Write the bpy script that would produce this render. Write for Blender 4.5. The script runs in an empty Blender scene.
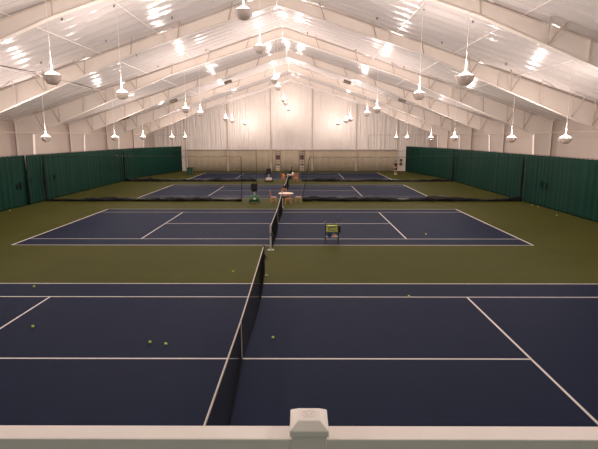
import bpy, bmesh, math, random
from mathutils import Vector, Matrix
R = random.Random(7)
SC = bpy.context.scene
COL = SC.collection
PI = math.pi

# ------------------------------------------------------------------ materials
def mat(name, col, rough=.6, metal=0., spec=.5, var=.0, scale=4., bump=0., bscale=40., emit=None, estr=0., coat=0., trans=0.):
    m = bpy.data.materials.new(name); m.use_nodes = True
    nt = m.node_tree; b = nt.nodes['Principled BSDF']
    b.inputs['Base Color'].default_value = (*col, 1)
    b.inputs['Roughness'].default_value = rough
    b.inputs['Metallic'].default_value = metal
    b.inputs['Specular IOR Level'].default_value = spec
    b.inputs['Coat Weight'].default_value = coat
    b.inputs['Coat Roughness'].default_value = .15
    if trans: b.inputs['Transmission Weight'].default_value = trans
    tc = nt.nodes.new('ShaderNodeTexCoord')
    if var:
        n = nt.nodes.new('ShaderNodeTexNoise'); n.inputs['Scale'].default_value = scale; n.inputs['Detail'].default_value = 4
        nt.links.new(tc.outputs['Object'], n.inputs['Vector'])
        mx = nt.nodes.new('ShaderNodeMix'); mx.data_type = 'RGBA'
        mx.inputs['A'].default_value = (*[c*(1-var) for c in col], 1)
        mx.inputs['B'].default_value = (*[min(1, c*(1+var)) for c in col], 1)
        nt.links.new(n.outputs['Fac'], mx.inputs['Factor'])
        nt.links.new(mx.outputs['Result'], b.inputs['Base Color'])
    if bump:
        n2 = nt.nodes.new('ShaderNodeTexNoise'); n2.inputs['Scale'].default_value = bscale; n2.inputs['Detail'].default_value = 3
        nt.links.new(tc.outputs['Object'], n2.inputs['Vector'])
        bp = nt.nodes.new('ShaderNodeBump'); bp.inputs['Strength'].default_value = bump; bp.inputs['Distance'].default_value = .02
        nt.links.new(n2.outputs['Fac'], bp.inputs['Height']); nt.links.new(bp.outputs['Normal'], b.inputs['Normal'])
    if emit:
        b.inputs['Emission Color'].default_value = (*emit, 1); b.inputs['Emission Strength'].default_value = estr
    return m

LAMP = (1.0, .85, .775)
M = dict(
    green=mat('olive_court_paint', (.065, .067, .0140), .78, spec=.06, var=.12, scale=.6, bump=.1, bscale=120),
    blue=mat('navy_court_paint', (.0090, .0152, .040), .74, spec=.075, var=.10, scale=.8, bump=.1, bscale=120),
    line=mat('white_line_paint', (.62, .58, .55), .6, var=.06, scale=9),
    liner=mat('glossy_white_roof_liner', (.70, .645, .635), .15, spec=.8, var=.05, scale=.5, bump=.12, bscale=5),
    sheet=mat('wrinkled_white_wall_sheet', (.64, .575, .53), .42, spec=.5, var=.05, scale=1.2),
    wall=mat('painted_wall', (.43, .355, .31), .65, var=.04, scale=.8),
    steel=mat('cream_painted_steel', (.76, .68, .62), .55, var=.04, scale=1.5),
    brace=mat('tan_painted_brace', (.46, .38, .32), .6),
    white=mat('white_paint', (.8, .76, .72), .45, var=.03),
    bowl=mat('grey_white_bowl', (.62, .555, .52), .4, var=.05, scale=6),
    lens=mat('lit_lamp_lens', (.9, .88, .85), .4, emit=LAMP, estr=5.),
    curtain=mat('dark_green_vinyl_curtain', (.0026, .0255, .0170), .7, spec=.08, var=.18, scale=2.0),
    slot=mat('black_patch_and_slit_shade', (.006, .010, .010), .8, spec=.1),
    tan=mat('tan_canvas', (.36, .30, .215), .75, var=.07, scale=2),
    black=mat('black_vinyl', (.008, .008, .010), .45, spec=.3, var=.3, scale=6),
    cord=mat('black_net_cord', (.009, .009, .010), .8, spec=.12),
    band=mat('white_net_band', (.62, .56, .51), .7, var=.06, scale=8),
    post_grey=mat('light_grey_post', (.42, .40, .38), .5, var=.06, scale=5),
    post_black=mat('black_post', (.015, .015, .016), .45),
    vinyl=mat('white_vinyl_rail', (.84, .78, .735), .38, var=.03, scale=6),
    ball=mat('tennis_felt', (.64, .72, .09), .9, var=.1, scale=30),
    seam=mat('ball_seam', (.75, .75, .6), .8),
    wood=mat('honey_wood', (.40, .17, .06), .5, var=.2, scale=9),
    pale=mat('pale_wood_top', (.66, .48, .36), .45, var=.08, scale=6),
    gmach=mat('green_plastic', (.02, .11, .035), .4, var=.1, scale=6),
    wmach=mat('pinkish_white_plastic', (.62, .50, .48), .45, var=.05),
    red=mat('dark_red_fabric', (.07, .012, .014), .8, var=.15, scale=12),
    orange=mat('orange_fabric', (.80, .24, .03), .8, var=.12, scale=9),
    bluebag=mat('blue_fabric', (.012, .035, .13), .7, var=.15, scale=9),
    skin=mat('skin', (.55, .32, .24), .55, var=.05),
    hair=mat('dark_hair', (.02, .014, .01), .6),
    dfab=mat('black_fabric', (.014, .013, .016), .85),
    brown=mat('dark_brown_metal', (.09, .06, .04), .5, var=.1),
    maroon=mat('maroon_print', (.085, .035, .035), .6),
    cream=mat('cream_print', (.42, .35, .28), .7),
    bin=mat('dark_green_plastic', (.012, .05, .03), .45, var=.1),
    slab=mat('mezzanine_carpet', (.06, .06, .055), .9, var=.1),
    dark=mat('dim_rear_wall', (.48, .61, .57), .8, var=.05),
    wire=mat('dark_cable', (.05, .04, .04), .6),
)

def translucent(m, fac):
    nt = m.node_tree; b = nt.nodes['Principled BSDF']; out = nt.nodes['Material Output']
    tr = nt.nodes.new('ShaderNodeBsdfTranslucent'); tr.inputs['Color'].default_value = (.95, .84, .76, 1)
    mx = nt.nodes.new('ShaderNodeMixShader'); mx.inputs['Fac'].default_value = fac
    nt.links.new(b.outputs[0], mx.inputs[1]); nt.links.new(tr.outputs[0], mx.inputs[2]); nt.links.new(mx.outputs[0], out.inputs['Surface'])
translucent(M['bowl'], .13)
# vertical wrinkles on the back sheet
def wrinkle(m, sx, sz, st, dist):
    nt = m.node_tree; b = nt.nodes['Principled BSDF']
    tc = nt.nodes.new('ShaderNodeTexCoord'); mp = nt.nodes.new('ShaderNodeMapping')
    mp.inputs['Scale'].default_value = (sx, 1, sz)
    n = nt.nodes.new('ShaderNodeTexNoise'); n.inputs['Scale'].default_value = 1.; n.inputs['Detail'].default_value = 3
    bp = nt.nodes.new('ShaderNodeBump'); bp.inputs['Strength'].default_value = st; bp.inputs['Distance'].default_value = dist
    nt.links.new(tc.outputs['Object'], mp.inputs['Vector']); nt.links.new(mp.outputs['Vector'], n.inputs['Vector'])
    nt.links.new(n.outputs['Fac'], bp.inputs['Height']); nt.links.new(bp.outputs['Normal'], b.inputs['Normal'])
wrinkle(M['sheet'], 3.2, .22, 1., .2)

# ------------------------------------------------------------------ mesh helpers
def quad(bm, pts, mi=0):
    f = bm.faces.new([bm.verts.new(p) for p in pts]); f.material_index = mi; return f
def box(bm, x0, x1, y0, y1, z0, z1, mi=0):
    v = [bm.verts.new((x, y, z)) for z in (z0, z1) for x, y in ((x0, y0), (x1, y0), (x1, y1), (x0, y1))]
    for a in ((3, 2, 1, 0), (4, 5, 6, 7), (0, 1, 5, 4), (1, 2, 6, 5), (2, 3, 7, 6), (3, 0, 4, 7)):
        bm.faces.new([v[i] for i in a]).material_index = mi
def bar(bm, a, b, w, h=None, n=4, mi=0, w2=None):
    """straight bar between two points; n sides, radius w (w2 at the far end)"""
    a, b = Vector(a), Vector(b); d = (b-a).normalized()
    up = Vector((0, 0, 1)) if abs(d.z) < .95 else Vector((0, 1, 0))
    s = d.cross(up).normalized(); u = s.cross(d)
    h = h or w; w2 = w if w2 is None else w2; k = w2/w
    off = PI/4 if n == 4 else 0
    f = math.sqrt(2) if n == 4 else 1
    rings = []
    for p, kk in ((a, 1), (b, k)):
        rings.append([bm.verts.new(p+(s*math.cos(off+2*PI*i/n)*w*f+u*math.sin(off+2*PI*i/n)*h*f)*kk) for i in range(n)])
    for i in range(n):
        j = (i+1) % n
        bm.faces.new((rings[0][i], rings[0][j], rings[1][j], rings[1][i])).material_index = mi
    bm.faces.new(rings[0][::-1]).material_index = mi; bm.faces.new(rings[1]).material_index = mi
def tube(bm, pts, r, n=6, mi=0):
    pts = [Vector(p) for p in pts]; rings = []
    for k, p in enumerate(pts):
        d = (pts[min(k+1, len(pts)-1)]-pts[max(k-1, 0)]).normalized()
        up = Vector((0, 0, 1)) if abs(d.z) < .9 else Vector((1, 0, 0))
        s = d.cross(up).normalized(); u = s.cross(d)
        rr = r[k] if isinstance(r, (list, tuple)) else r
        rings.append([bm.verts.new(p+s*math.cos(2*PI*i/n)*rr+u*math.sin(2*PI*i/n)*rr) for i in range(n)])
    for k in range(len(rings)-1):
        for i in range(n):
            j = (i+1) % n
            bm.faces.new((rings[k][i], rings[k][j], rings[k+1][j], rings[k+1][i])).material_index = mi
    bm.faces.new(rings[0][::-1]).material_index = mi; bm.faces.new(rings[-1]).material_index = mi
def lathe(bm, prof, n=24, c=(0, 0, 0), mi=0, axis='z'):
    rings = []
    for r, h in prof:
        ring = []
        for i in range(n):
            a = 2*PI*i/n; x, y, z = r*math.cos(a), r*math.sin(a), h
            if axis == 'x': x, y, z = h, r*math.cos(a), r*math.sin(a)
            if axis == 'y': x, y, z = r*math.sin(a), h, r*math.cos(a)
            ring.append(bm.verts.new((c[0]+x, c[1]+y, c[2]+z)))
        rings.append(ring)
    for k in range(len(rings)-1):
        for i in range(n):
            j = (i+1) % n
            bm.faces.new((rings[k][i], rings[k][j], rings[k+1][j], rings[k+1][i])).material_index = mi
    bm.faces.new(rings[0][::-1]).material_index = mi; bm.faces.new(rings[-1]).material_index = mi
def sphere(bm, c, r, n=12, sq=(1, 1, 1), mi=0):
    m = n//2
    lathe_pts = [(r*math.sin(PI*k/m), -r*math.cos(PI*k/m)) for k in range(m+1)]
    lathe_pts[0] = (r*.02, -r); lathe_pts[-1] = (r*.02, r)
    before = len(bm.verts); lathe(bm, lathe_pts, n, (0, 0, 0), mi); bm.verts.ensure_lookup_table()
    for v in list(bm.verts)[before:]:
        v.co = Vector((c[0]+v.co.x*sq[0], c[1]+v.co.y*sq[1], c[2]+v.co.z*sq[2]))

def obj(name, bm, mats, parent=None, smooth=False, bevel=0., loc=None):
    me = bpy.data.meshes.new(name); bmesh.ops.recalc_face_normals(bm, faces=bm.faces)
    bm.to_mesh(me); bm.free()
    for m in (mats if isinstance(mats, (list, tuple)) else [mats]): me.materials.append(M[m])
    if smooth:
        for p in me.polygons: p.use_smooth = True
    o = bpy.data.objects.new(name, me); COL.objects.link(o)
    if parent: o.parent = parent
    if loc: o.location = loc
    if bevel:
        b = o.modifiers.new('bevel', 'BEVEL'); b.width = bevel; b.segments = 2; b.limit_method = 'ANGLE'
    return o
def N(): return bmesh.new()
def tag(o, label, cat, group=None):
    o['label'] = label; o['category'] = cat
    if group: o['group'] = group
    return o
def thing(name, label, cat, loc=(0, 0, 0), rz=0., group=None):
    o = bpy.data.objects.new(name, None); COL.objects.link(o)
    o.empty_display_size = .2; o.location = loc; o.rotation_euler = (0, 0, rz)
    return tag(o, label, cat, group)
def struct(name, bm, mats, **k):
    o = obj(name, bm, mats, **k); o['kind'] = 'structure'; return o
def dup(root, label, loc=None, rz=None, group=None):
    r = root.copy(); COL.objects.link(r); r['label'] = label
    if group: r['group'] = group
    if loc: r.location = loc
    if rz is not None: r.rotation_euler = (0, 0, rz)
    for ch in list(root.children):
        c = ch.copy(); COL.objects.link(c); c.parent = r
        for g in list(ch.children):
            d = g.copy(); COL.objects.link(d); d.parent = c
    return r
ORD = ['nearest', 'second', 'third', 'fourth', 'fifth', 'sixth', 'seventh', 'eighth']

# ------------------------------------------------------------------ layout
FAR = [15.23, 31.88, 48.70, 65.56]          # far doubles line of each court
WALLY = 68.9; HW = 19.8                     # back wall, half width
FR = [18.9, 27.2, 35.5, 43.8, 52.1, 60.4]   # steel frames
def zl(x): return 12.56-.33*abs(x)          # roof liner
def zf(x):                                  # bottom flange
    x = abs(x); return 11.84-.32*x if x < 8 else 9.28-.405*(x-8)

# floor with the painted courts
bm = N()
quad(bm, [(-HW, -5, 0), (HW, -5, 0), (HW, WALLY, 0), (-HW, WALLY, 0)], 0)
def rect(x0, x1, y0, y1, z, mi): quad(bm, [(x0, y0, z), (x1, y0, z), (x1, y1, z), (x0, y1, z)], mi)
for F in FAR:
    rect(-11.885, 11.885, F-10.97, F, .002, 1)
    w = .028; z = .004
    for y in (F-.03, F-10.97+.03): rect(-11.885, 11.885, y-w, y+w, z, 2)
    for y in (F-1.37, F-9.60): rect(-11.885, 11.885, y-w, y+w, z, 2)
    for s in (-1, 1):
        rect(s*11.85-.045, s*11.85+.045, F-10.97+.058, F-.058, z+.0005, 2)
        rect(s*6.40-w, s*6.40+w, F-9.60+w, F-1.37-w, z+.0005, 2)
        rect(s*11.75-.05, s*11.75+.05, F-5.485-w, F-5.485+w, z+.001, 2)
    rect(-6.40, 6.40, F-5.485-w, F-5.485+w, z+.0005, 2)
struct('floor', bm, ['green', 'blue', 'line'])

# ceiling liner: two glossy slopes, banded across the building
bm = N()
PY = 8.3/10
ys = []
y = 18.9-3*8.3
while y < WALLY+.3:
    for k in range(6): ys.append(y+PY*k/6)
    y += PY
ys = [t for t in ys if -5 <= t <= WALLY+.02]
ys = [-5.0]+ys+[WALLY+.02]
rr = random.Random(3)
xs = [-20+40*i/60 for i in range(61)]
amp = {}
def sag(x, Y):
    k = math.floor((Y-18.9)/PY); t = (Y-18.9)/PY-k
    if k not in amp: amp[k] = (.060+.035*rr.random(), rr.random()*6, .25+.2*rr.random())
    a, ph, fr = amp[k]
    return a*math.sin(PI*t)*(1+.35*math.sin(x*fr*2+ph)+.2*math.sin(x*1.3+ph*2))
grid = [[bm.verts.new((x, Y, zl(x)-sag(x, Y))) for x in xs] for Y in ys]
for i in range(len(ys)-1):
    for j in range(len(xs)-1):
        bm.faces.new((grid[i][j], grid[i][j+1], grid[i+1][j+1], grid[i+1][j]))
struct('ceiling', bm, 'liner', smooth=True)

# walls
bm = N(); quad(bm, [(-HW, -5, 0), (-HW, WALLY, 0), (-HW, WALLY, zl(HW)), (-HW, -5, zl(HW))]); struct('wall_left', bm, 'wall')
bm = N(); quad(bm, [(HW, -5, 0), (HW, WALLY, 0), (HW, WALLY, zl(HW)), (HW, -5, zl(HW))]); struct('wall_right', bm, 'wall')
bm = N(); f = bm.faces.new([bm.verts.new(p) for p in ((-HW, WALLY, 0), (HW, WALLY, 0), (HW, WALLY, zl(HW)), (0, WALLY, zl(0)), (-HW, WALLY, zl(HW)))])
struct('wall_back', bm, 'sheet')
bm = N(); f = bm.faces.new([bm.verts.new(p) for p in ((-HW, -5, 0), (HW, -5, 0), (HW, -5, zl(HW)), (0, -5, zl(0)), (-HW, -5, zl(HW)))])
struct('wall_front', bm, 'dark')
bm = N(); box(bm, -HW+.02, HW-.02, -4.98, 1.75, 2.55, 2.75); o = struct('floor_mezzanine', bm, 'slab')

# back wall posts and the pipe at eave height
tn = 1
for x in (-15.3, -9.2, -3.0, 2.95, 9.25, 15.2):
    bm = N(); box(bm, x-.11, x+.11, WALLY-.24, WALLY-.005, 0, 3.1)
    box(bm, x-.06, x+.06, WALLY-.10, WALLY-.005, 3.1, zl(x)-.1)
    struct('trim_%d' % tn, bm, 'cream'); tn += 1
for s in (-1, 1):
    bm = N(); pts = [(s*18.15, 3, 5.14), (s*18.15, WALLY-.2, 5.14)]
    if s > 0: pts += [(11.0, WALLY-.2, 5.14), (11.0, WALLY-.2, 3.1)]
    else: pts += [(-14.5, WALLY-.2, 5.14)]
    for a, b in zip(pts, pts[1:]): bar(bm, a, b, .033, n=6)
    struct('trim_%d' % tn, bm, 'brace'); tn += 1
for s in (-1, 1):                            # conduits along the roof
    for x in (6.4, 9.55, 13.1):
        bm = N(); bar(bm, (s*x, 3, zl(x)-.13), (s*x, WALLY-.3, zl(x)-.13), .016, n=6)
        struct('trim_%d' % tn, bm, 'white'); tn += 1
bm = N(); bar(bm, (-.46, 3, zl(.46)-.13), (-.46, WALLY-.3, zl(.46)-.13), .016, n=6); struct('trim_%d' % tn, bm, 'steel'); tn += 1

# ------------------------------------------------------------------ steel roof frames
def rafter_bm(s):
    bm = N(); xs = [0.02, 4, 8, 12, 16, 18.45]
    for a, b in zip(xs, xs[1:]):
        A, B = s*a, s*b
        v = [(A, 0, zf(a)), (B, 0, zf(b)), (B, 0, zl(b)-.09), (A, 0, zl(a)-.09)]
        f1 = [bm.verts.new((p[0], -.012, p[2])) for p in v]; f2 = [bm.verts.new((p[0], .012, p[2])) for p in v]
        bm.faces.new(f1); bm.faces.new(f2[::-1])
        for (za, zb, t) in ((zf(a), zf(b), .02), (zl(a)-.11, zl(b)-.11, .02)):
            q = [bm.verts.new((x, y, z+dz)) for dz in (0, t) for x, y, z in ((A, -.14, za), (B, -.14, zb), (B, .14, zb), (A, .14, za))]
            for c in ((3, 2, 1, 0), (4, 5, 6, 7), (0, 1, 5, 4), (1, 2, 6, 5), (2, 3, 7, 6), (3, 0, 4, 7)):
                bm.faces.new([q[i] for i in c])
    for x in (6.1, 12.2):                    # splice plates
        x_ = s*x; box(bm, x_-.015, x_+.015, -.13, .13, zf(x), zl(x)-.09)
    return bm
def column_bm(s):
    bm = N()
    a = [(18.45, zf(18.45)), (18.75, 0.01), (19.7, .01), (19.7, zl(19.7)-.1), (18.45, zl(18.45)-.1)]
    f1 = [bm.verts.new((s*x, -.012, z)) for x, z in a]; f2 = [bm.verts.new((s*x, .012, z)) for x, z in a]
    bm.faces.new(f1); bm.faces.new(f2[::-1])
    def fl(p, q):
        v = [bm.verts.new((s*(x+dx), y, z)) for dx in (0, .025) for x, y, z in ((p[0], -.14, p[1]), (q[0], -.14, q[1]), (q[0], .14, q[1]), (p[0], .14, p[1]))]
        for c in ((3, 2, 1, 0), (4, 5, 6, 7), (0, 1, 5, 4), (1, 2, 6, 5), (2, 3, 7, 6), (3, 0, 4, 7)): bm.faces.new([v[i] for i in c])
    fl((18.45, zf(18.45)), (18.75, .01)); fl((19.7, zl(19.7)-.12), (19.7, .01))
    return bm
def brace_bm(x, s, kind):
    bm = N(); zt = lambda q: zl(q)-.06
    b = (s*x, -.15, zf(x)+.03)
    if kind == 0:
        bar(bm, b, (s*(x+.30), -.75, zt(x+.30)), .022); bar(bm, b, (s*(x-.30), -.75, zt(x-.30)), .022)
    else:
        bar(bm, b, (s*(x-.32), -.8, zt(x-.32)), .024)
    return bm
fr0 = thing('roof_frame', 'cream steel roof frame, nearest of the six gabled frames', 'roof frame', (0, FR[0], 0), 0, 'steel roof frames')
for s in (-1, 1):
    obj('rafter', rafter_bm(s), 'steel', fr0); obj('column', column_bm(s), 'steel', fr0)
    for i, x in enumerate((2.6, 5.4, 8.0, 10.6, 12.9, 14.6, 16.4, 17.6)):
        obj('brace', brace_bm(x, s, 1 if i < 3 or i == 5 else 0), 'brace', fr0)
for i, Y in enumerate(FR[1:], 1):
    dup(fr0, 'cream steel roof frame, %s of the six counted from the front rail' % (ORD[i] if i < 5 else 'farthest'), (0, Y, 0))

# ------------------------------------------------------------------ pendant lamps
def lamp(name, x, Y, z, label):
    t = thing(name, label, 'lamp', (x, Y, z), 0, 'bowl pendant lamps')
    return t
LR = .275
bmB = N(); lathe(bmB, [(.03, -.27), (.10, -.262), (.17, -.225), (.225, -.165), (.26, -.09), (LR, 0), (LR+.012, .012), (LR-.005, .018), (LR-.02, 0), (.24, -.09), (.15, -.21), (.03, -.25)], 28)
bowl0 = obj('bowl', bmB, 'bowl', smooth=True)
bmC = N(); lathe(bmC, [(LR-.02, .012), (.18, .062), (.09, .105), (.035, .14)], 24)
lens0 = obj('lens', bmC, 'lens', smooth=True)
bmN = N(); lathe(bmN, [(.034, .14), (.020, .165), (.014, .22), (.013, .75), (.010, .8)], 12); neck0 = obj('neck', bmN, 'white', smooth=True)
LIGHT = bpy.data.lights.new('lamp_light', 'POINT'); LIGHT.shadow_soft_size = .10; LIGHT.energy = 475; LIGHT.color = LAMP
protos = [bowl0, lens0, neck0]; used = [False]
def add_lamp(x, Y, z, label):
    t = thing('pendant_lamp', label, 'lamp', (x, Y, z), 0, 'bowl pendant lamps')
    for p in protos:
        c = p if not used[0] else p.copy()
        if used[0]: COL.objects.link(c)
        c.parent = t
    used[0] = True
    o = bpy.data.objects.new('lamp_light', LIGHT); COL.objects.link(o); o.parent = t; o.location = (0, 0, .29); o.rotation_euler = (PI, 0, 0)
    bm = N(); bar(bm, (0, 0, .78), (0, 0, zl(x)-z-.10), .009, n=6); obj('rod', bm, 'white', t)
IN = [15.12, 20.9, 32.3, 37.0, 49.4, 53.9, 65.8]
OUT = [22.0, 27.65, 37.9, 44.7, 54.8, 60.95]
for i, Y in enumerate(IN):
    o_ = ORD[i]
    add_lamp(-6.36, Y, 6.69, 'white bowl pendant lamp, %s in the inner row left of the roof ridge' % o_)
    add_lamp(6.36, Y, 6.66, 'white bowl pendant lamp, %s in the inner row right of the roof ridge' % o_)
    add_lamp(-.42, Y, 8.56, 'white bowl pendant lamp, %s in the high row under the roof ridge' % o_)
for i, Y in enumerate(OUT):
    add_lamp(13.4, Y, 4.79, 'white bowl pendant lamp, %s in the low row by the right green curtain' % ORD[i])
    if i: add_lamp(-13.4, Y, 4.84, 'white bowl pendant lamp, %s in the low row by the left green curtain' % ORD[i-1])
add_lamp(-13.4, 22.0, 4.96, 'white bowl pendant lamp out of view before the low left row')
add_lamp(-6.36, 4.2, 6.78, 'white bowl pendant lamp out of view above the guard rail, left of the viewer')  # unseen row, added to brighten the rail and near court
add_lamp(6.36, 4.2, 6.74, 'white bowl pendant lamp out of view above the guard rail, right of the viewer')
add_lamp(-.46, 4.2, 8.66, 'white bowl pendant lamp out of view, high above the guard rail under the ridge')
for s, n in ((-1, 'left'), (1, 'right')):
    add_lamp(s*13.4, 10.8, 4.95, 'white bowl pendant lamp over the near court, beyond the %s edge of view' % n)  # unseen pair, added for light on the near court

CABLE = [(-8.20, 15.30, 7.05), (-7.44, 15.30, 6.90), (-6.95, 15.30, 6.82), (-6.75, 15.30, 6.64), (-6.62, 15.40, 6.50), (-6.46, 15.60, 6.62), (-6.27, 15.80, 6.61), (-6.08, 16.00, 6.57), (-5.93, 17.00, 6.49)]
# sagging power cable by the near left lamp
bm = N(); tube(bm, CABLE, .014, 5)
tag(obj('power_cable', bm, 'wire'), 'thin dark cable sagging behind the nearest left pendant lamp', 'cable')

# sprinkler heads on the liner
CAM = Vector((1.305, 0, 4.828)); FPX = 472.37; PITCH = .18284; YAW = .003857
def on_liner(px, py):
    x = (px-299)/FPX; u = -(py-224.5)/FPX; c, s = math.cos(PITCH), math.sin(PITCH)
    d = Vector((x, c+u*s, -s+u*c)); d = Matrix.Rotation(YAW, 3, 'Z') @ d
    best = None
    for sg in (-1, 1):
        # z = 12.56 - .33*sg*x
        k = (12.50-.33*sg*CAM.x-CAM.z)/(d.z+.33*sg*d.x); p = CAM+d*k
        if k > 0 and p.x*sg >= 0: best = p
    return best
bmS = N(); lathe(bmS, [(.05, .05), (.05, .03), (.025, .02), (.02, -.03), (.045, -.04), (.045, -.05)], 10)
sp = None
for k, (px, py) in enumerate(((47, 15), (62, 18.5), (106, 40), (41, 62), (114, 5), (172, 17), (206, 50), (136.5, 55), (158, 66),
               (377, 18), (356, 49.5), (404, 67), (442, 42), (473, 21), (424, 8), (506, 64), (307.5, 32.5))):
    p = on_liner(px, py)
    if p is None: continue
    lab = 'small dark sprinkler head on the %s slope of the white roof liner' % ('left' if p.x < 0 else 'right')
    if sp is None: sp = obj('sprinkler_head', bmS, 'brown'); o = sp
    else: o = sp.copy(); COL.objects.link(o)
    o.location = (p.x, p.y, zl(p.x)-.09); tag(o, lab, 'sprinkler', 'sprinklers on the %s roof slope' % ('left' if p.x < 0 else 'right'))

# brown heater boxes under the roof
def heater(x, lab):
    Y = 48.2; s = 1 if x > 0 else -1
    t = thing('unit_heater', lab, 'heater', (x, Y, zl(x)-.48), 0, 'brown heaters under the roof'); t.rotation_euler = (0, s*math.atan(.33), 0)
    bm = N(); box(bm, -.36, .36, -.2, .2, -.14, .14); obj('housing', bm, 'brown', t, bevel=.02)
    bm = N()
    for k in range(4): box(bm, -.31, .31, -.225, -.2, -.10+k*.055, -.08+k*.055)
    obj('louvre', bm, 'cream', t)
    for q in (-.28, .28):
        bm = N(); bar(bm, (q, 0, .14), (q, 0, .36), .012, n=6); obj('hanger', bm, 'white', t)
for x, w in ((5.85, 'high'), (11.3, 'middle'), (16.2, 'low')):
    for s, n in ((-1, 'left'), (1, 'right')):
        heater(s*x, 'brown box heater hung %s on the %s roof slope' % ({'high': 'highest', 'middle': 'halfway down', 'low': 'lowest'}[w], n))

# ------------------------------------------------------------------ green side curtains
def curtain(name, path, label, seed, top=3.55, fold=.03, per=.62, slots=(), edge=False, lean=0.):
    """path: list of (x, y); hanging curtain with vertical folds, thickness by solidify"""
    r = random.Random(seed); bm = N(); pts = []; tot = 0
    for (x0, y0), (x1, y1) in zip(path, path[1:]):
        L = math.hypot(x1-x0, y1-y0); n = max(2, int(L/.07)); tx, ty = (x1-x0)/L, (y1-y0)/L
        for k in range(n+(1 if (x1, y1) == path[-1] else 0)):
            pts.append((x0+tx*L*k/n, y0+ty*L*k/n, tot+L*k/n, -ty, tx))
        tot += L
    ph = r.random()*6; zz = [0.012, .12, .9, 1.8, 2.7, 3.3, top]
    cols = []
    for x, y, d, nx, ny in pts:
        w = .5+.5*math.sin(d*.55+ph)
        a = fold*(.35+.65*w)*math.sin(2*PI*d/per+2.6*math.sin(d*.8+ph)+1.3*math.sin(d*2.1+ph*3))+.035*math.sin(d*1.1+ph*2)+.02*math.sin(d*3.3+ph)*math.sin(d*.37)
        sc = .035*abs(math.sin(PI*d/.46))**.5*-1+.035
        col = []
        for i, z in enumerate(zz):
            k = (.6, .75, 1, 1, .95, .8, .7)[i]; z2 = z-(sc if i == len(zz)-1 else 0)+(.015*math.sin(d*2+ph) if i == 0 else 0)
            if i == 0: z2 = max(z2, .005)
            col.append(bm.verts.new((x+nx*a*k, y+ny*a*k, z2)))
        cols.append(col)
    for a, b in zip(cols, cols[1:]):
        for i in range(len(zz)-1): bm.faces.new((a[i], b[i], b[i+1], a[i+1]))
    t = thing(name, label, 'curtain', (0, 0, 0), 0, 'green side curtains')
    o = obj('drape', bm, 'curtain', t, smooth=True); m = o.modifiers.new('thick', 'SOLIDIFY'); m.thickness = .006
    if edge:  # black tube standing in for the shade in the slit between panels
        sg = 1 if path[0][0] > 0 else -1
        bm = N(); tube(bm, [(path[0][0]-sg*(.05+.04*math.sin(k)), path[0][1]+lean*(1-k/8), .02+k*.43) for k in range(9)], [.09, .085, .08, .07, .055, .045, .03, .025, .015], 7); obj('slit_shade_tube', bm, 'slot', t, smooth=True)
    bm = N(); tube(bm, [(x, y, top+.03) for x, y in path], .014, 6); obj('top_cable', bm, 'wire', t)
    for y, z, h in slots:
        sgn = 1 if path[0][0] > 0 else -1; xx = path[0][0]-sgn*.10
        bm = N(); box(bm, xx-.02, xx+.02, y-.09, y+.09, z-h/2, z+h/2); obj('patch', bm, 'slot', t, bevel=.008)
XR, XL = 18.35, -18.45
curtain('side_curtain', [(XL, 6), (XL, 34.05)], 'dark green curtain along the left wall, big smooth panel nearest the viewer', 1, fold=.03, slots=((33.1, 1.5, .5), (32.7, 1.45, .35)))
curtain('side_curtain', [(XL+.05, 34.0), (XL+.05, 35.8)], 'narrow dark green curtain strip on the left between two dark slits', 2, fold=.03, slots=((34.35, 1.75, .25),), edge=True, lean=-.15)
curtain('side_curtain', [(XL, 35.75), (XL, 52.15)], 'dark green pleated curtain on the left between the two divider nets', 3, slots=((37.8, 1.7, .35), (49.3, 1.6, .35), (50.6, 1.6, .4)))
curtain('side_curtain', [(XL, 52.2), (XL, 57.5), (-15.75, 68.3)], 'dark green curtain at the far left end, angling in to the back wall', 4)
curtain('side_curtain', [(XR, 6), (XR, 34.9)], 'dark green pleated curtain along the right wall, long panel nearest the viewer', 5, slots=((33.35, 1.55, .5), (32.7, 1.5, .5)))
curtain('side_curtain', [(XR, 34.95), (XR, 52.4)], 'dark green curtain on the right wall between the two divider nets', 6, slots=((50.2, 1.5, .5),))
curtain('side_curtain', [(XR, 52.45), (XR, 56), (16.35, 68.3)], 'dark green curtain at the far right end, angling in to the back wall', 7)

# ------------------------------------------------------------------ tan backdrop panels on the back wall
EDG = [-15.2, -9.2, -3.0, 2.95, 9.25, 15.2]
NM = ['leftmost of the five, beside the green bin', 'second from left, behind the left court half', 'middle one, behind the wooden tables', 'second from right', 'rightmost, behind the standing person']
for i in range(5):
    a, b = EDG[i]+.12, EDG[i+1]-.12
    t = thing('backdrop_panel', 'tan canvas backdrop low on the back wall, '+NM[i], 'backdrop', (0, 0, 0), 0, 'tan backdrops')
    bm = N(); n = int((b-a)/.12); cols = []
    for k in range(n+1):
        x = a+(b-a)*k/n; yy = WALLY-.10+.018*math.sin(x*7+i)+.01*math.sin(x*17)
        cols.append([bm.verts.new((x, yy, z)) for z in (.02, 1.5, 3.0)])
    for p, q in zip(cols, cols[1:]):
        for j in range(2): bm.faces.new((p[j], q[j], q[j+1], p[j+1]))
    o = obj('canvas', bm, 'tan', t, smooth=True); m = o.modifiers.new('thick', 'SOLIDIFY'); m.thickness = .005
    bm = N(); bar(bm, (a, WALLY-.12, 3.02), (b, WALLY-.12, 3.02), .03, n=6); obj('top_rail', bm, 'brown', t)
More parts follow.
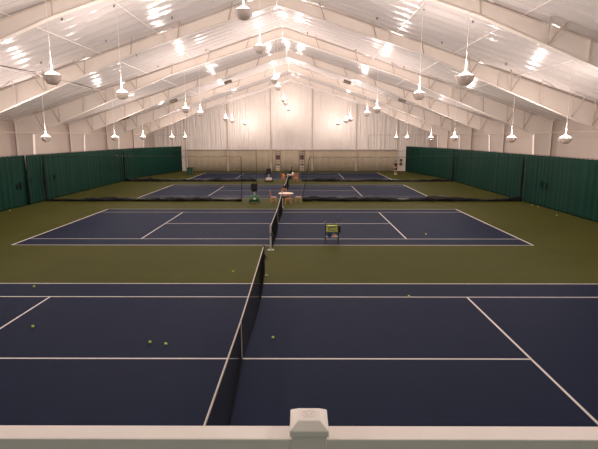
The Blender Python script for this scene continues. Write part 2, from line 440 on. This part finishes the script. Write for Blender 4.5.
# striped banners
for x, w in ((-1.99, 'left'), (1.47, 'right')):
    t = thing('wall_banner', 'tall narrow striped banner on the back wall, %s of the middle' % w, 'banner', (x, WALLY-.15, 0), 0, 'striped wall banners')
    bm = N(); box(bm, -.33, .33, -.02, 0, .05, 2.95); obj('panel', bm, 'cream', t)
    bm = N()
    for z0, z1 in ((1.62, 2.30), (.82, 1.0), (2.72, 2.8), (2.45, 2.52), (1.35, 1.41), (1.12, 1.18), (.52, .58), (.25, .31)): box(bm, -.30, .30, -.032, -.02, z0, z1)
    obj('stripes', bm, 'maroon', t)
    bm = N()
    for s in (-1, 1): box(bm, s*.345-.025, s*.345+.025, -.045, 0, .02, 2.98)
    obj('side_rail', bm, 'brown', t)
t = thing('wall_box', 'small brown box on the back wall beside the right column', 'box', (15.75, WALLY-.12, 1.35), 0)
bm = N(); box(bm, -.18, .18, -.10, .10, -.55, -.12); box(bm, -.18, .18, -.10, .10, .02, .40); obj('cover', bm, 'brown', t, bevel=.01)
bm = N(); bar(bm, (0, 0, -.12), (0, 0, 1.9), .02, n=6); obj('conduit', bm, 'steel', t)

# ------------------------------------------------------------------ divider nets
def divider(x0, x1, y, top, lean, label, seed):
    r = random.Random(seed); t = thing('divider_net', label, 'net', (0, y, 0), 0, 'court divider nets')
    bm = N(); s = 1 if x1 > x0 else -1; L = abs(x1-x0); c = .10
    def tp(d): return top-.07*abs(math.sin(PI*d/1.25))
    n = int(L/c)
    for k in range(n+1):
        d = k*c; xt = x0+s*(d+lean*max(0, 1-d/6)); bar(bm, (x0+s*d, 0, .15), (xt, .0, tp(d)), .0014, n=3)
    for k in range(int((top-.2)/c)):
        z = .2+k*c; e = lean*z/top; bar(bm, (x0+s*e, .003, z), (x1, .003, z), .0014, n=3)
    obj('netting', bm, 'cord', t)
    bm = N(); m = int(L/.15); tube(bm, [(x0+s*(L*k/m+lean*max(0, 1-L*k/m/6)), 0, tp(L*k/m)) for k in range(m+1)], .011, 5); obj('top_hem', bm, 'cord', t)
    bm = N(); tube(bm, [(x0, 0, .2), (x0+s*lean*.5, 0, top*.5), (x0+s*lean, 0, tp(0))], .028, 6); obj('edge_cord', bm, 'black', t)
    bm = N(); tube(bm, [(x0+s*lean, 0, top+.02), (x1, 0, top+.02)], .006, 5); obj('cable', bm, 'wire', t)
    # bunched black skirt lying on the floor
    bm = N(); m = int(L/.11); rings = []; nn = 12; h = .29
    for k in range(m+1):
        d = L*k/m; x = x0+s*d; h = max(.16, min(.42, h+r.uniform(-.05, .05))); w = .13+.06*math.sin(d*1.7+seed)+r.uniform(-.02, .02)
        ring = []
        for i in range(nn):
            a = 2*PI*i/nn; rad = 1+.18*math.sin(3*a+d*4)+r.uniform(-.10, .10)
            z = max(.004, h/2+h/2*math.sin(a)*rad); ring.append(bm.verts.new((x, math.cos(a)*w*rad+.05*math.sin(d*.9), z)))
        rings.append(ring)
    for p, q in zip(rings, rings[1:]):
        for i in range(nn): bm.faces.new((p[i], p[(i+1) % nn], q[(i+1) % nn], q[i]))
    bm.faces.new(rings[0]); bm.faces.new(rings[-1][::-1])
    obj('bottom_skirt', bm, 'black', t, smooth=True)
    gathered(t, x1-s*.02, y)
def gathered(t, x, y):
    bm = N(); r = random.Random(int(abs(x)*10+y)); tube(bm, [(x+r.uniform(-.02, .02), r.uniform(-.03, .03), z) for z in [.02+k*.34 for k in range(11)]], [.075+r.uniform(-.025, .03)-(.035 if k > 8 else 0) for k in range(11)], 9)
    obj('gathered_end', bm, 'cord', t, smooth=True)
divider(-3.2, -18.2, 35.9, 3.42, 0, 'black divider net bunched on the floor at left behind the second court', 1)
divider(1.42, 18.1, 35.9, 3.36, .55, 'black divider net bunched on the floor at right behind the second court', 2)
divider(-3.6, -18.2, 52.4, 3.42, 0, 'black divider net bunched on the floor at left behind the third court', 3)
divider(1.45, 18.1, 52.4, 3.36, 0, 'black divider net bunched on the floor at right behind the third court', 4)

# ------------------------------------------------------------------ tennis nets
def net(F, label, postm):
    yc = F-5.485; hl = 6.40; t = thing('tennis_net', label, 'net', (0, yc, 0), 0, 'tennis nets')
    def top(y): return .914+(1.07-.914)*(abs(y)/hl)**1.15
    bm = N(); c = .045; n = int(2*hl/c)
    def lat(y, z): return .10*math.sin(PI*min(1, abs(y)/hl))*(1-min(1, z))**1.2
    for k in range(n+1):
        y = -hl+.04+k*c
        if y > hl-.03: break
        bar(bm, (lat(y, 0), y, .02), (0, y, top(y)-.03), .0019, n=4)
    for k in range(20):
        z = .03+k*c; m = 24
        for q in range(m):
            y0, y1 = -hl+.04+2*(hl-.05)*q/m, -hl+.04+2*(hl-.05)*(q+1)/m
            if z < min(top(y0), top(y1))-.05: bar(bm, (lat(y0, z), y0, z), (lat(y1, z), y1, z), .0019, n=4)
    obj('netting', bm, 'cord', t)
    bm = N(); m = 40
    for q in range(m):
        y0, y1 = -hl+.05+2*(hl-.05)*q/m, -hl+.05+2*(hl-.05)*(q+1)/m
        if y1 > hl-.05: y1 = hl-.05
        v = [bm.verts.new(p) for p in ((-.009, y0, top(y0)-.045), (-.009, y1, top(y1)-.045), (.009, y1, top(y1)-.045), (.009, y0, top(y0)-.045),
                                       (-.009, y0, top(y0)), (-.009, y1, top(y1)), (.009, y1, top(y1)), (.009, y0, top(y0)))]
        for cc in ((3, 2, 1, 0), (4, 5, 6, 7), (0, 1, 5, 4), (2, 3, 7, 6)): bm.faces.new([v[i] for i in cc])
    obj('top_band', bm, 'band', t)
    bm = N(); box(bm, -.012, .012, -.022, .022, .015, .925); obj('center_strap', bm, 'post_grey', t)
    bm = N(); tube(bm, [(lat(-hl+.1+k*.2, 0), -hl+.1+k*.2, .02) for k in range(63)], .012, 5); obj('bottom_cord', bm, 'cord', t)
    for s in (-1, 1):
        bm = N(); lathe(bm, [(.038, 0), (.038, 1.05), (.044, 1.05), (.044, 1.08), (.02, 1.095)], 14, (0, s*hl, .012)); p = obj('post', bm, postm, t, smooth=False)
        bm = N(); box(bm, -.13, .13, s*hl-.12, s*hl+.12, .001, .02); obj('base_plate', bm, postm, p)
        bm = N(); box(bm, -.03, .075, s*hl-.035, s*hl+.035, .62, .78); tube(bm, [(.075, s*hl, .70), (.12, s*hl, .70), (.12, s*hl, .56), (.16, s*hl, .56)], .011, 6); obj('winder', bm, 'post_black', p)
net(FAR[0], 'tennis net with white band on the near navy court', 'post_black')
net(FAR[1], 'tennis net on the second court, grey post in front', 'post_grey')
net(FAR[2], 'tennis net on the third court, behind the front wooden table', 'post_black')
net(FAR[3], 'tennis net on the farthest court by the back wall', 'post_black')

# ------------------------------------------------------------------ front rail with post cap
t = thing('guard_rail', 'white vinyl guard rail along the bottom edge of the view', 'rail', (1.335, 1.554, 2.75))
bm = N(); box(bm, -3.2, -.062, -.041, .041, .925, 1.021); box(bm, .062, 3.2, -.041, .041, .925, 1.021); obj('top_rail', bm, 'vinyl', t, bevel=.004)
bm = N(); box(bm, -3.2, -.062, -.03, .03, .10, .16); box(bm, .062, 3.2, -.03, .03, .10, .16); obj('bottom_rail', bm, 'vinyl', t, bevel=.004)
bm = N(); box(bm, -.062, .062, -.062, .062, 0, 1.05); pst = obj('post', bm, 'vinyl', t, bevel=.003)
bm = N(); h = .0685
lo = [bm.verts.new((x, y, 1.047)) for x, y in ((-h, -h), (h, -h), (h, h), (-h, h))]
mi = [bm.verts.new((x, y, 1.070)) for x, y in ((-h, -h), (h, -h), (h, h), (-h, h))]
g = .039
up = [bm.verts.new((x, y, 1.0935)) for x, y in ((-g, -g), (g, -g), (g, g), (-g, g))]
bm.faces.new(lo[::-1]); bm.faces.new(up)
for A, B in ((lo, mi), (mi, up)):
    for i in range(4): bm.faces.new((A[i], A[(i+1) % 4], B[(i+1) % 4], B[i]))
cap = obj('post_cap', bm, 'vinyl', t, bevel=.003)
bm = N()                                     # oval raised mark on the cap's flat top
ring = [(.026*math.cos(2*PI*k/28), .019*math.sin(2*PI*k/28)+.002, 1.0937) for k in range(29)]
tube(bm, ring, .0011, 5)
tube(bm, [(-.017+.034*k/12, .002+.006*math.sin(k*.9), 1.0937) for k in range(13)], .0011, 5)
tube(bm, [(-.012+.024*k/10, -.005+.004*math.cos(k*.8), 1.0937) for k in range(11)], .0009, 5)
obj('raised_emblem', bm, 'vinyl', cap)
for k in range(-26, 27):                     # balusters below the rail
    x = k*.115
    if abs(x) < .09: continue
    bm = N(); box(bm, x-.018, x+.018, -.018, .018, .16, .925); obj('baluster', bm, 'vinyl', t)

# ------------------------------------------------------------------ tennis balls
bmb = N(); sphere(bmb, (0, 0, 0), .034, 16); B0 = obj('tennis_ball', bmb, 'ball', smooth=True)
bmb = N(); tube(bmb, [(.034*math.cos(a)*math.sqrt(1-(.6*math.sin(2*a))**2*.6), .034*math.sin(a)*math.sqrt(1-(.6*math.sin(2*a))**2*.6), .026*math.sin(2*a)*.6) for a in [2*PI*k/24 for k in range(25)]], .0022, 5)
S0 = obj('seam', bmb, 'seam', B0, smooth=True)
first = [True]
def ball(x, y, label, group='loose tennis balls', z=.038):
    if first[0]: o = B0; first[0] = False
    else:
        o = B0.copy(); COL.objects.link(o); s = S0.copy(); COL.objects.link(s); s.parent = o
    o.location = (x, y, z); o.rotation_euler = (R.random()*6, R.random()*6, R.random()*6); tag(o, label, 'ball', group); return o
ball(-5.60, 11.46, 'yellow tennis ball left of the near net, in front of the far-left service line')
ball(-2.28, 10.53, 'left yellow ball of the close pair on the near court')
ball(-1.88, 10.43, 'right yellow ball of the close pair on the near court')
ball(.63, 10.80, 'yellow tennis ball just right of the near net')
ball(-7.40, 14.76, 'yellow tennis ball in the far doubles alley of the near court at left')
ball(-1.15, 16.54, 'yellow tennis ball on the olive strip left of the near net post')
ball(7.61, 23.33, 'pale tennis ball on the second court at right')
ball(4.62, 13.85, 'tennis ball on the far singles line of the near court, right of the net')
ball(17.9, 33.6, 'tennis ball at the foot of the right curtain, farther of two close ones')
ball(17.95, 32.9, 'tennis ball at the foot of the right curtain, nearer of two close ones')
ball(17.3, 29.2, 'tennis ball on the olive floor out from the right curtain')
ball(-18.05, 31.0, 'tennis ball at the foot of the left curtain')
ball(-12.75, 60.2, 'tennis ball in front of the dark green bin at far left')

# ------------------------------------------------------------------ ball cart on the second court
CX, CY = 2.75, 21.55
t = thing('ball_cart', 'black wheeled ball cart with wire hopper on the second court', 'cart', (CX, CY, 0))
bm = N()
for sx in (-1, 1):
    for sy in (-1, 1): bar(bm, (sx*.30, sy*.2, .10), (sx*.30, sy*.2, .88), .014)
for z in (.26, .50, .80):
    for sx in (-1, 1): bar(bm, (sx*.30, -.2, z), (sx*.30, .2, z), .012)
    for sy in (-1, 1): bar(bm, (-.30, sy*.2, z), (.30, sy*.2, z), .012)
obj('frame', bm, 'post_black', t)
bm = N(); box(bm, -.29, .29, -.19, .19, .25, .265); obj('shelf', bm, 'post_black', t)
bm = N()
for k in range(12): x = -.27+k*.049; bar(bm, (x, -.19, .50), (x, -.19, .79), .003); bar(bm, (x, .19, .50), (x, .19, .79), .003)
for k in range(4):
    z = .53+k*.08
    for sy in (-1, 1): bar(bm, (-.29, sy*.19, z), (.29, sy*.19, z), .003)
for k in range(12): x = -.27+k*.049; bar(bm, (x, -.19, .50), (x, .19, .50), .003)
obj('wire_hopper', bm, 'post_black', t)
bm = N(); box(bm, .315, .40, -.15, .15, .48, .80); obj('side_pocket', bm, 'dfab', t, bevel=.015)
bm = N(); tube(bm, [(-.30, -.2, .88), (-.33, -.2, .96), (-.33, .2, .96), (-.30, .2, .88)], .014, 6); obj('handle', bm, 'post_black', t)
for sx in (-1, 1):
    for sy in (-1, 1):
        bm = N(); lathe(bm, [(.055, -.015), (.06, -.008), (.06, .008), (.055, .015)], 14, (sx*.30, sy*.2, .062), axis='x'); obj('wheel', bm, 'black', t)
# balls heaped in the hopper
k = 0; rb = random.Random(5)
for L in range(4):
    z = .542+L*.0742
    for iy in range(5):
        for ix in range(7):
            if not (iy == 0 or L == 3 or ix in (0, 6)): continue
            x = CX-.2226+ix*.0742; y = CY-.1484+iy*.0742
            ball(x, y, 'yellow tennis ball heaped in the wire hopper of the black cart', 'balls in the cart hopper', z=z+.0)
bm = N(); sphere(bm, (0, 0, .11), .11, 14, (1.1, 1, 1)); o = obj('bag', bm, 'bluebag', smooth=True, loc=(CX-.10, CY-.05, .268)); tag(o, 'round blue bag on the lower shelf of the ball cart', 'bag')
bm = N(); lathe(bm, [(.06, 0), (.065, .08), (.05, .11), (.045, .12)], 14); q = thing('towel', 'folded orange and white towel on the ball cart shelf', 'towel', (CX+.15, CY-.06, .268))
bm.free(); bm = N(); box(bm, -.10, .10, -.08, .08, 0, .05); obj('white_fold', bm, 'band', q, bevel=.015)
bm = N(); box(bm, -.09, .04, -.07, .07, .051, .10); obj('orange_fold', bm, 'orange', q, bevel=.015)
q = thing('tennis_racket', 'dark tennis racket leaning out of the ball cart', 'racket', (CX+.05, CY+.02, .845)); q.rotation_euler = (0, math.radians(54), 0); q.scale = (.8, .8, .8)
bm = N(); bar(bm, (0, 0, -.02), (0, 0, .20), .016, n=8); obj('grip', bm, 'dfab', q)
bm = N(); el = [(.12*math.cos(a), 0, .47+.155*math.sin(a)) for a in [2*PI*k/28 for k in range(29)]]; tube(bm, el, .010, 6)
bar(bm, (0, 0, .20), (.05, 0, .33), .009, n=6); bar(bm, (0, 0, .20), (-.05, 0, .33), .009, n=6); obj('frame', bm, 'post_black', q)
bm = N()
for k in range(-5, 6):
    w = .155*math.sqrt(1-(k/6.)**2); bar(bm, (k*.02, 0, .47-w), (k*.02, 0, .47+w), .0012)
    w = .12*math.sqrt(1-(k/6.)**2); bar(bm, (-w, 0, .47+k*.0258), (w, 0, .47+k*.0258), .0012)
obj('strings', bm, 'post_black', q)

# ------------------------------------------------------------------ ball machines
def machine(x, y, label, body, wide, rad=.26):
    t = thing('ball_machine', label, 'ball machine', (x, y, 0), 0, 'ball machines')
    bm = N(); w = .30*wide
    lathe(bm, [(rad-.06, -w), (rad, -w+.05), (rad, w-.05), (rad-.06, w)], 20, (0, 0, .08+rad), axis='x'); obj('body', bm, body, t, smooth=False)
    bm = N(); lathe(bm, [(.07, -.01), (.09, -.002), (.07, .01)], 14, (.02, -rad-.002, .09+rad), axis='y'); obj('ball_outlet', bm, 'band', t)
    for s in (-1, 1):
        bm = N(); lathe(bm, [(.13, -.03), (.15, -.02), (.15, .02), (.13, .03)], 18, (s*(w+.05), 0, .152), axis='x'); wh = obj('wheel', bm, 'black', t)
        bm = N(); lathe(bm, [(.04, -.035), (.04, .035)], 10, (s*(w+.05), 0, .152), axis='x'); obj('hub', bm, 'post_grey', wh)
    bm = N(); lathe(bm, [(.05, .06+rad*2), (.05, .88)], 12); obj('neck', bm, 'post_grey', t)
    bm = N(); a = .13; b = .24
    v = [bm.verts.new((sx*q, sy*q, z)) for q, z in ((a, .86), (b, 1.0), (b, 1.42)) for sx, sy in ((-1, -1), (1, -1), (1, 1), (-1, 1))]
    bm.faces.new(v[3::-1])
    for r0 in (0, 4):
        for i in range(4): bm.faces.new((v[r0+i], v[r0+(i+1) % 4], v[r0+4+(i+1) % 4], v[r0+4+i]))
    o = obj('hopper', bm, 'black', t); m = o.modifiers.new('t', 'SOLIDIFY'); m.thickness = .015
    bm = N(); tube(bm, [(.14, .24, .6), (.14, .27, 1.2), (.15, .26, 1.66)], .012, 6); obj('tow_handle', bm, 'post_black', t)
    return t
machine(-2.14, 34.95, 'green wheeled ball machine with black hopper left of the front wooden table', 'gmach', 1.0)
t = machine(-2.22, 52.0, 'low pinkish white ball machine with tall black hopper left of the rear table', 'wmach', 1.1, .19)
bm = N(); box(bm, -.48, .48, -.14, .14, .03, .14); obj('base_bar', bm, 'black', t)

# dark green bin
t = thing('wheeled_bin', 'dark green bin on the floor by the far left curtain', 'bin', (-12.95, 61.0, 0))
bm = N(); v = [bm.verts.new((sx*q, sy*q*.85, z)) for q, z in ((.29, .08), (.37, .95)) for sx, sy in ((-1, -1), (1, -1), (1, 1), (-1, 1))]
bm.faces.new(v[3::-1])
for i in range(4): bm.faces.new((v[i], v[(i+1) % 4], v[4+(i+1) % 4], v[4+i]))
o = obj('bin_body', bm, 'bin', t); m = o.modifiers.new('t', 'SOLIDIFY'); m.thickness = .02
bm = N(); ring = [(-.40, -.34), (.40, -.34), (.40, .34), (-.40, .34), (-.40, -.34)]
for a, b in zip(ring, ring[1:]): bar(bm, (*a, .96), (*b, .96), .025)
obj('rim', bm, 'bin', t)
for s in (-1, 1):
    bm = N(); lathe(bm, [(.08, -.02), (.09, 0), (.08, .02)], 14, (s*.31, .18, .09), axis='x'); obj('wheel', bm, 'black', t)
    bm = N(); box(bm, s*.25-.03, s*.25+.03, -.22, -.16, 0, .09); obj('foot', bm, 'black', t)

# ------------------------------------------------------------------ wooden tables and chairs
def table(x, y, label, topm, r=.57):
    t = thing('wooden_table', label, 'table', (x, y, 0), 0, 'wooden courtside tables')
    bm = N(); lathe(bm, [(r-.02, .70), (r, .71), (r, .73), (r-.015, .74)], 28); obj('tabletop', bm, topm, t)
    bm = N(); lathe(bm, [(r-.12, .63), (r-.12, .70)], 20); obj('apron', bm, 'wood', t)
    for a in range(4):
        c, s = math.cos(PI/4+a*PI/2)*.40, math.sin(PI/4+a*PI/2)*.40
        bm = N(); bar(bm, (c*1.05, s*1.05, 0), (c*.9, s*.9, .64), .022, w2=.03); obj('leg', bm, 'wood', t)
    return t
def chair_parts(t, back=True):
    bm = N(); box(bm, -.21, .21, -.21, .21, .43, .46); obj('seat', bm, 'wood', t, bevel=.01)
    for s in (-1, 1):
        bm = N(); box(bm, s*.19-.015, s*.19+.015, -.17, .17, .37, .43); obj('seat_rail', bm, 'wood', t)
        bm = N(); box(bm, -.17, .17, s*.19-.015, s*.19+.015, .37, .43); obj('seat_rail', bm, 'wood', t)
        bm = N(); bar(bm, (s*.19, -.17, .18), (s*.19, .17, .18), .012); obj('stretcher', bm, 'wood', t)
    for sx in (-1, 1):
        bm = N(); bar(bm, (sx*.19, -.19, 0), (sx*.19, -.19, .44), .02); obj('leg', bm, 'wood', t)
        bm = N(); bar(bm, (sx*.19, .19, 0), (sx*.19, .19, .44), .02)
        if back: bar(bm, (sx*.19, .19, .44), (sx*.185, .27, .95), .019)
        obj('leg', bm, 'wood', t)
    if back:
        bm = N(); bar(bm, (-.2, .268, .93), (.2, .268, .93), .016, .04); bar(bm, (-.19, .225, .62), (.19, .225, .62), .012, .02)
        for k in range(-3, 4): bar(bm, (k*.05, .225, .62), (k*.05, .262, .90), .012, .006)
        obj('backrest', bm, 'wood', t)
def chair(x, y, rz, label, back=True):
    t = thing('wooden_chair' if back else 'wooden_stool', label, 'chair' if back else 'stool', (x, y, 0), rz, 'wooden chairs')
    chair_parts(t, back); return t
TX, TY = .20, 34.95
table(TX, TY, 'round wooden table with pale top straddling the net line behind the second court', 'pale')
chair(-.72, 34.85, PI/2, 'honey wood chair left of the front table, facing right')
chair(.02, 35.78, 0, 'honey wood chair behind the front table, its back showing above the top')
chair(.38, 34.12, .15, 'backless wooden stool just in front of the front table', back=False)
chair(1.12, 34.95, 0, 'low backless wooden stool right of the front table', back=False)
table(.16, 52.3, 'round wooden table farther back, white items on its top', 'wood', .45)
chair(-.62, 52.2, PI/2, 'wooden chair with the orange jacket left of the rear table')
chair(.70, 51.75, PI+.3, 'wooden chair right of the rear table, back to the viewer')
chair(.85, 52.7, -PI/2, 'wooden chair right of the rear table, facing left behind another chair')
# orange jacket heaped on the chair
t = thing('jacket', 'bright orange jacket heaped on the chair left of the rear table', 'jacket', (-.62, 52.2, .463), PI/2)
bm = N(); bmesh.ops.create_icosphere(bm, subdivisions=3, radius=1)
for v in bm.verts:
    c = v.co; k = 1+.10*math.sin(c.x*5+c.z*3)+.08*math.sin(c.y*6+1)+.06*math.sin(c.z*9+c.x*4)
    v.co = Vector((c.x*.20*k, -.02+c.y*.13*k+(.05*max(0, c.z)), max(0, .19+c.z*.20*k)))
obj('jacket_body', bm, 'orange', t, smooth=True)
for q in (-1, 1):
    bm = N(); tube(bm, [(q*.12, -.10, .30), (q*.16, -.17, .18), (q*.10, -.19, .06)], [.05, .05, .035], 8); obj('sleeve', bm, 'orange', t, smooth=True)
# white things on the rear table
bm = N(); box(bm, -.2, .2, -.14, .14, 0, .07); o = obj('towel', bm, 'white', bevel=.02, loc=(.0, 52.15, .742)); tag(o, 'white folded towel on the rear table', 'towel')
t = thing('water_jug', 'white jug standing on the right of the rear table', 'jug', (.40, 52.3, .742))
bm = N(); lathe(bm, [(.09, 0), (.10, .02), (.10, .22), (.07, .27), (.06, .30)], 16); obj('jug_body', bm, 'white', t)
bm = N(); tube(bm, [(.10, 0, .06), (.16, 0, .08), (.16, 0, .2), (.09, 0, .23)], .012, 6); obj('handle', bm, 'white', t)

# ------------------------------------------------------------------ person by the far right column
def skin(name, verts, edges, radii, m, parent, sub=2, root=0):
    me = bpy.data.meshes.new(name); me.from_pydata(verts, edges, []); me.materials.append(M[m])
    o = bpy.data.objects.new(name, me); COL.objects.link(o); o.parent = parent
    s = o.modifiers.new('skin', 'SKIN'); s.use_smooth_shade = True
    for i, r in enumerate(radii):
        v = me.skin_vertices[0].data[i]; v.radius = (r, r) if not isinstance(r, tuple) else r
        v.use_root = (i == root)
    b = o.modifiers.new('sub', 'SUBSURF'); b.levels = sub; b.render_levels = sub
    return o
P = thing('person', 'person in dark red and black clothes standing by the far right column', 'person', (13.8, 62.6, 0), .35)
V = [(0, 0, .95), (0, .01, 1.12), (0, .0, 1.32), (0, .01, 1.46), (0, 0, 1.55), (0, -.01, 1.64), (0, -.015, 1.73),
     (-.10, 0, .88), (-.11, -.02, .50), (-.11, .01, .10), (-.115, -.10, .04),
     (.10, 0, .88), (.12, .01, .50), (.13, .05, .10), (.14, -.06, .04),
     (-.18, .01, 1.42), (-.25, .02, 1.14), (-.24, -.10, .92), (-.235, -.16, .82),
     (.18, .01, 1.42), (.25, .03, 1.14), (.22, -.10, .95), (.20, -.17, .86)]
Ed = [(0, 1), (1, 2), (2, 3), (3, 4), (4, 5), (5, 6), (0, 7), (7, 8), (8, 9), (9, 10), (0, 11), (11, 12), (12, 13), (13, 14),
      (3, 15), (15, 16), (16, 17), (17, 18), (3, 19), (19, 20), (20, 21), (21, 22)]
Rd = [(.15, .11), (.13, .10), (.16, .11), (.10, .08), .052, (.078, .092), (.06, .07), (.09, .09), .058, .038, .035, (.09, .09), .058, .038, .035,
      .055, .042, .033, .028, .055, .042, .033, .028]
body = skin('body', V, Ed, Rd, 'skin', P)
# clothing shells
skin('shirt', [(0, 0, .93), (0, .01, 1.12), (0, 0, 1.32), (0, .01, 1.45), (-.18, .01, 1.42), (-.235, .02, 1.22), (.18, .01, 1.42), (.235, .025, 1.22)],
     [(0, 1), (1, 2), (2, 3), (3, 4), (4, 5), (3, 6), (6, 7)], [(.19, .145), (.17, .13), (.185, .135), (.11, .09), .075, .066, .075, .066], 'red', P)
skin('shorts', [(0, 0, .97), (-.10, 0, .86), (-.112, -.01, .58), (.10, 0, .86), (.118, 0, .58)], [(0, 1), (1, 2), (0, 3), (3, 4)], [(.17, .13), .115, .10, .115, .10], 'dfab', P)
bm = N(); sphere(bm, (0, .012, 1.70), .098, 14, (.92, 1.05, 1.0)); o = obj('hair', bm, 'hair', P, smooth=True)
bm2 = N()
for s in (-1, 1): sphere(bm2, (s*.032, -.098, 1.665), .012, 8)
obj('eyes', bm2, 'white', P)
bm = N(); sphere(bm, (0, -.108, 1.635), .016, 8, (1, 1.2, 1.4)); obj('nose', bm, 'skin', P)
bm = N(); sphere(bm, (0, -.094, 1.595), .02, 8, (1.2, .5, .35)); obj('mouth', bm, 'red', P)
for hx, hy, hz, s in ((-.233, -.185, .77, -1), (.196, -.20, .81, 1)):
    bm = N(); sphere(bm, (hx, hy, hz), .042, 10, (.6, 1, 1.15))
    for k in range(4):
        q = -.026+k*.017; ln = (.055, .065, .062, .048)[k]
        tube(bm, [(hx, hy+q, hz-.03), (hx, hy+q-.006, hz-.03-ln*.55), (hx-s*.012, hy+q-.012, hz-.03-ln)], [.010, .009, .007], 6)
    tube(bm, [(hx, hy-.03, hz+.01), (hx-s*.012, hy-.052, hz-.02), (hx-s*.016, hy-.055, hz-.045)], [.011, .010, .008], 6)
    obj('hand', bm, 'skin', P, smooth=True)
for x, y in ((-.115, -.05), (.138, -.01)):
    bm = N(); sphere(bm, (x, y, .045), .06, 12, (.8, 2.1, .75)); box(bm, x-.045, x+.045, y-.12, y+.11, .002, .02); obj('shoe', bm, 'white', P, smooth=False)

# ------------------------------------------------------------------ world, camera, view
w = bpy.data.worlds.new('world'); SC.world = w; w.use_nodes = True
w.node_tree.nodes['Background'].inputs['Color'].default_value = (0, 0, 0, 1)
w.node_tree.nodes['Background'].inputs['Strength'].default_value = 0
cd = bpy.data.cameras.new('camera'); cam = bpy.data.objects.new('camera', cd); COL.objects.link(cam)
cd.sensor_fit = 'HORIZONTAL'; cd.sensor_width = 36; cd.lens = 36*FPX/598
cd.clip_end = 300; cd.clip_start = .05
cam.location = CAM; cam.rotation_euler = (PI/2-PITCH, 0, YAW)
SC.camera = cam
vs = SC.view_settings; vs.view_transform = 'Standard'; vs.look = 'None'; vs.gamma = 1; vs.use_curve_mapping = False
vs.exposure = 0.0
SC.cycles.max_bounces = 8; SC.cycles.diffuse_bounces = 6; SC.cycles.transparent_max_bounces = 16
SC.cycles.use_light_tree = True; SC.cycles.use_denoising = True
SC.cycles.sample_clamp_indirect = 8
